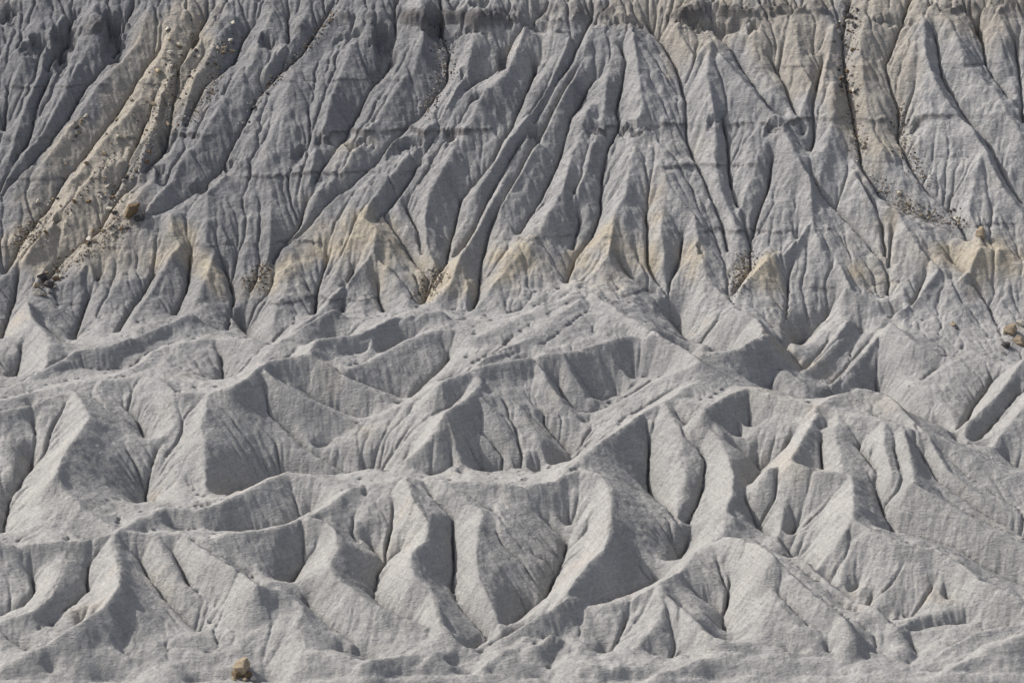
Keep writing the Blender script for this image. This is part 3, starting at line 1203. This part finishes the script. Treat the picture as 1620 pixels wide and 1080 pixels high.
boulder(265, 197, 9, 'tan', "tan boulder at the bottom of the deep dark slot in the tan chute", k=2)
boulder(1552, 371, 17, 'tan', "upright tan knob of rock on the right ridge below the tan gully", k=1, flat=1.5, sink=0.3)
boulder(1508, 513, 10, 'tan', "orange tan boulder sitting alone in the hollow at middle right", k=0)
boulder(1513, 519, 7, 'dark', "added dark block standing in for the shaded hole beside the lone orange boulder at middle right", k=3)  # shade of the hole by the orange boulder, put in as a dark block
OUT = [(1600, 522, 22, 'tan', "largest tan block of the outcrop at the right edge"),
       (1612, 540, 20, 'tan', "lower tan block of the outcrop at the right edge"),
       (1615, 512, 15, 'pale', "pale block on top of the outcrop at the right edge"),
       (1588, 526, 10, 'pale', "pale block on the left side of the outcrop at the right edge"),
       (1590, 546, 15, 'dark', "added dark block standing in for the shade in the hollow under the outcrop at the right edge"),  # the hollow's shade as an added block of dark colour
       (1588, 559, 8, 'pale', "small white stone under the hollow of the outcrop at the right edge")]
for a in OUT:
    boulder(*a, group="blocks of the tan outcrop at the right edge")


WORD = {'tan': 'tan', 'pale': 'pale', 'brown': 'brown', 'dark': 'dark', 'grey': 'grey'}


def scatter(line, n, spread, lo, hi, mats, what, group):
    pts = np.array([[float(a) for a in q.split(',')] for q in line.split()])
    s = np.arange(len(pts))
    for _ in range(n):
        t = random.uniform(0, len(pts) - 1)
        u = float(np.interp(t, s, pts[:, 0])) + random.gauss(0, spread)
        v = float(np.interp(t, s, pts[:, 1])) + random.gauss(0, spread * 0.6)
        r = random.random() ** 2.2
        mt = random.choice(mats)
        f = t / (len(pts) - 1)
        where = "high in" if f < 0.34 else ("midway down" if f < 0.67 else "at the low end of")
        big = "larger" if r > 0.4 else ("small" if r > 0.12 else "tiny")
        if 2 < u < 1618 and 3 < v < 1074:
            boulder(u, v, (lo + (hi - lo) * r) * 1.2, mt, f"{big} {WORD[mt]} stone {where} {what}", group, name="stone", cat="stone")


scatter("1345,15 1335,60 1337,120 1345,150", 46, 8, 4, 9.5, ['dark', 'dark', 'grey', 'pale', 'brown'],
        "the steep dark gully at upper right", "stones in the steep upper right gully")
scatter("1350,180 1366,270", 14, 5, 3, 6, ['dark', 'pale', 'tan'],
        "the lower right gully between tan ribs", "stones in the lower right gully")
scatter("1400,300 1440,330 1500,352", 16, 9, 3, 6, ['pale', 'tan', 'brown'],
        "the tan fan below the right gully", "stones on the right tan fan")
scatter("1500,330 1530,365", 14, 6, 3, 6.5, ['dark', 'pale', 'brown'],
        "the rubble beside the upright tan knob", "stones beside the tan knob")
scatter("357,66 352,78 362,86", 16, 5, 3.5, 8, ['tan', 'pale', 'tan'],
        "the orange cluster near the upper left rim", "orange stones at the head of the chute")
scatter("130,188 122,205 115,225", 14, 5, 3, 6, ['tan', 'brown', 'dark'],
        "the notch on the chute's left edge", "stones in the left notch of the chute")
scatter("250,240 205,275 175,300 165,320", 34, 9, 3, 7, ['dark', 'brown', 'pale', 'grey'],
        "the rubble above the big brown boulder", "stones above the big brown boulder")
scatter("190,350 150,380 110,405 85,430", 34, 8, 3, 7, ['tan', 'pale', 'brown', 'dark'],
        "the bed above the left heap", "stones above the left rubble heap")
scatter("265,205 300,130 320,80", 18, 9, 3, 5.5, ['pale', 'dark', 'brown'],
        "the deep dark slot of the tan chute", "stones beside the dark slot")
scatter("90,300 60,350 35,385", 16, 6, 3, 5.5, ['dark', 'tan', 'pale'],
        "the gully at the chute's lower left", "stones in the lower left gully")
scatter("450,110 400,165 385,200", 20, 4, 3, 5.5, ['grey', 'dark', 'pale'],
        "the straight gully right of the chute", "stones in the long straight gully")

scatter("300,30 230,150 150,260 60,370", 21, 16, 4.5, 10, ['tan', 'pale', 'brown', 'tan'],
        "the open bed of the tan chute", "stones on the open tan chute")

# finer rubble that nobody could count
verts, faces, mi = [], [], []
order = list(ROCK)
RUB = ["320,20 260,120 200,220 130,310 60,390", "280,110 240,220 180,320", "360,60 330,140 290,200", "1345,10 1337,120 1360,260",
       "1380,280 1440,330 1520,360", "225,340 150,385 70,450", "1420,170 1430,240 1470,300", "530,20 470,90 400,165", "60,350 20,400",
       "670,470 690,430", "700,70 705,120 670,180", "420,420 400,455", "1187,400 1165,462"]
for ln in RUB:
    pts = np.array([[float(a) for a in q.split(',')] for q in ln.split()])
    s = np.arange(len(pts))
    for _ in range(260):
        t = random.uniform(0, len(pts) - 1)
        sp = 9 if ln is not RUB[7] else 4
        u = float(np.interp(t, s, pts[:, 0])) + random.gauss(0, sp)
        v = max(3.0, float(np.interp(t, s, pts[:, 1])) + random.gauss(0, sp * 0.6))
        P = on_ground(u, v)
        size = random.uniform(1.3, 3.9) * float(np.dot(P - CAM, fwd)) / FPX
        mt = random.choice(order)
        me = SMALL[mt][random.randrange(4)]
        c = np.empty(len(me.vertices) * 3, np.float32); me.vertices.foreach_get("co", c)
        c = c.reshape(-1, 3) * size + (P[0], P[1], P[2] + 0.15 * size)
        b0 = sum(len(w) for w in verts)
        verts.append(c)
        f = np.empty(len(me.loops), np.int32); me.loops.foreach_get("vertex_index", f)
        faces.append(f.reshape(-1, 3) + b0)
        mi.append(np.full(len(me.polygons), order.index(mt), np.int32))
V = np.concatenate(verts); F = np.concatenate(faces)
me = bpy.data.meshes.new("rubble")
me.from_pydata(V.tolist(), [], F.tolist())
for mt in order:
    me.materials.append(ROCK[mt])
me.polygons.foreach_set("material_index", np.concatenate(mi))
ob = bpy.data.objects.new("rubble", me); scene.collection.objects.link(ob)
ob["kind"] = "stuff"; ob["label"] = "fine loose rubble lying in the chutes and gullies of the upper slope"; ob["category"] = "rubble"
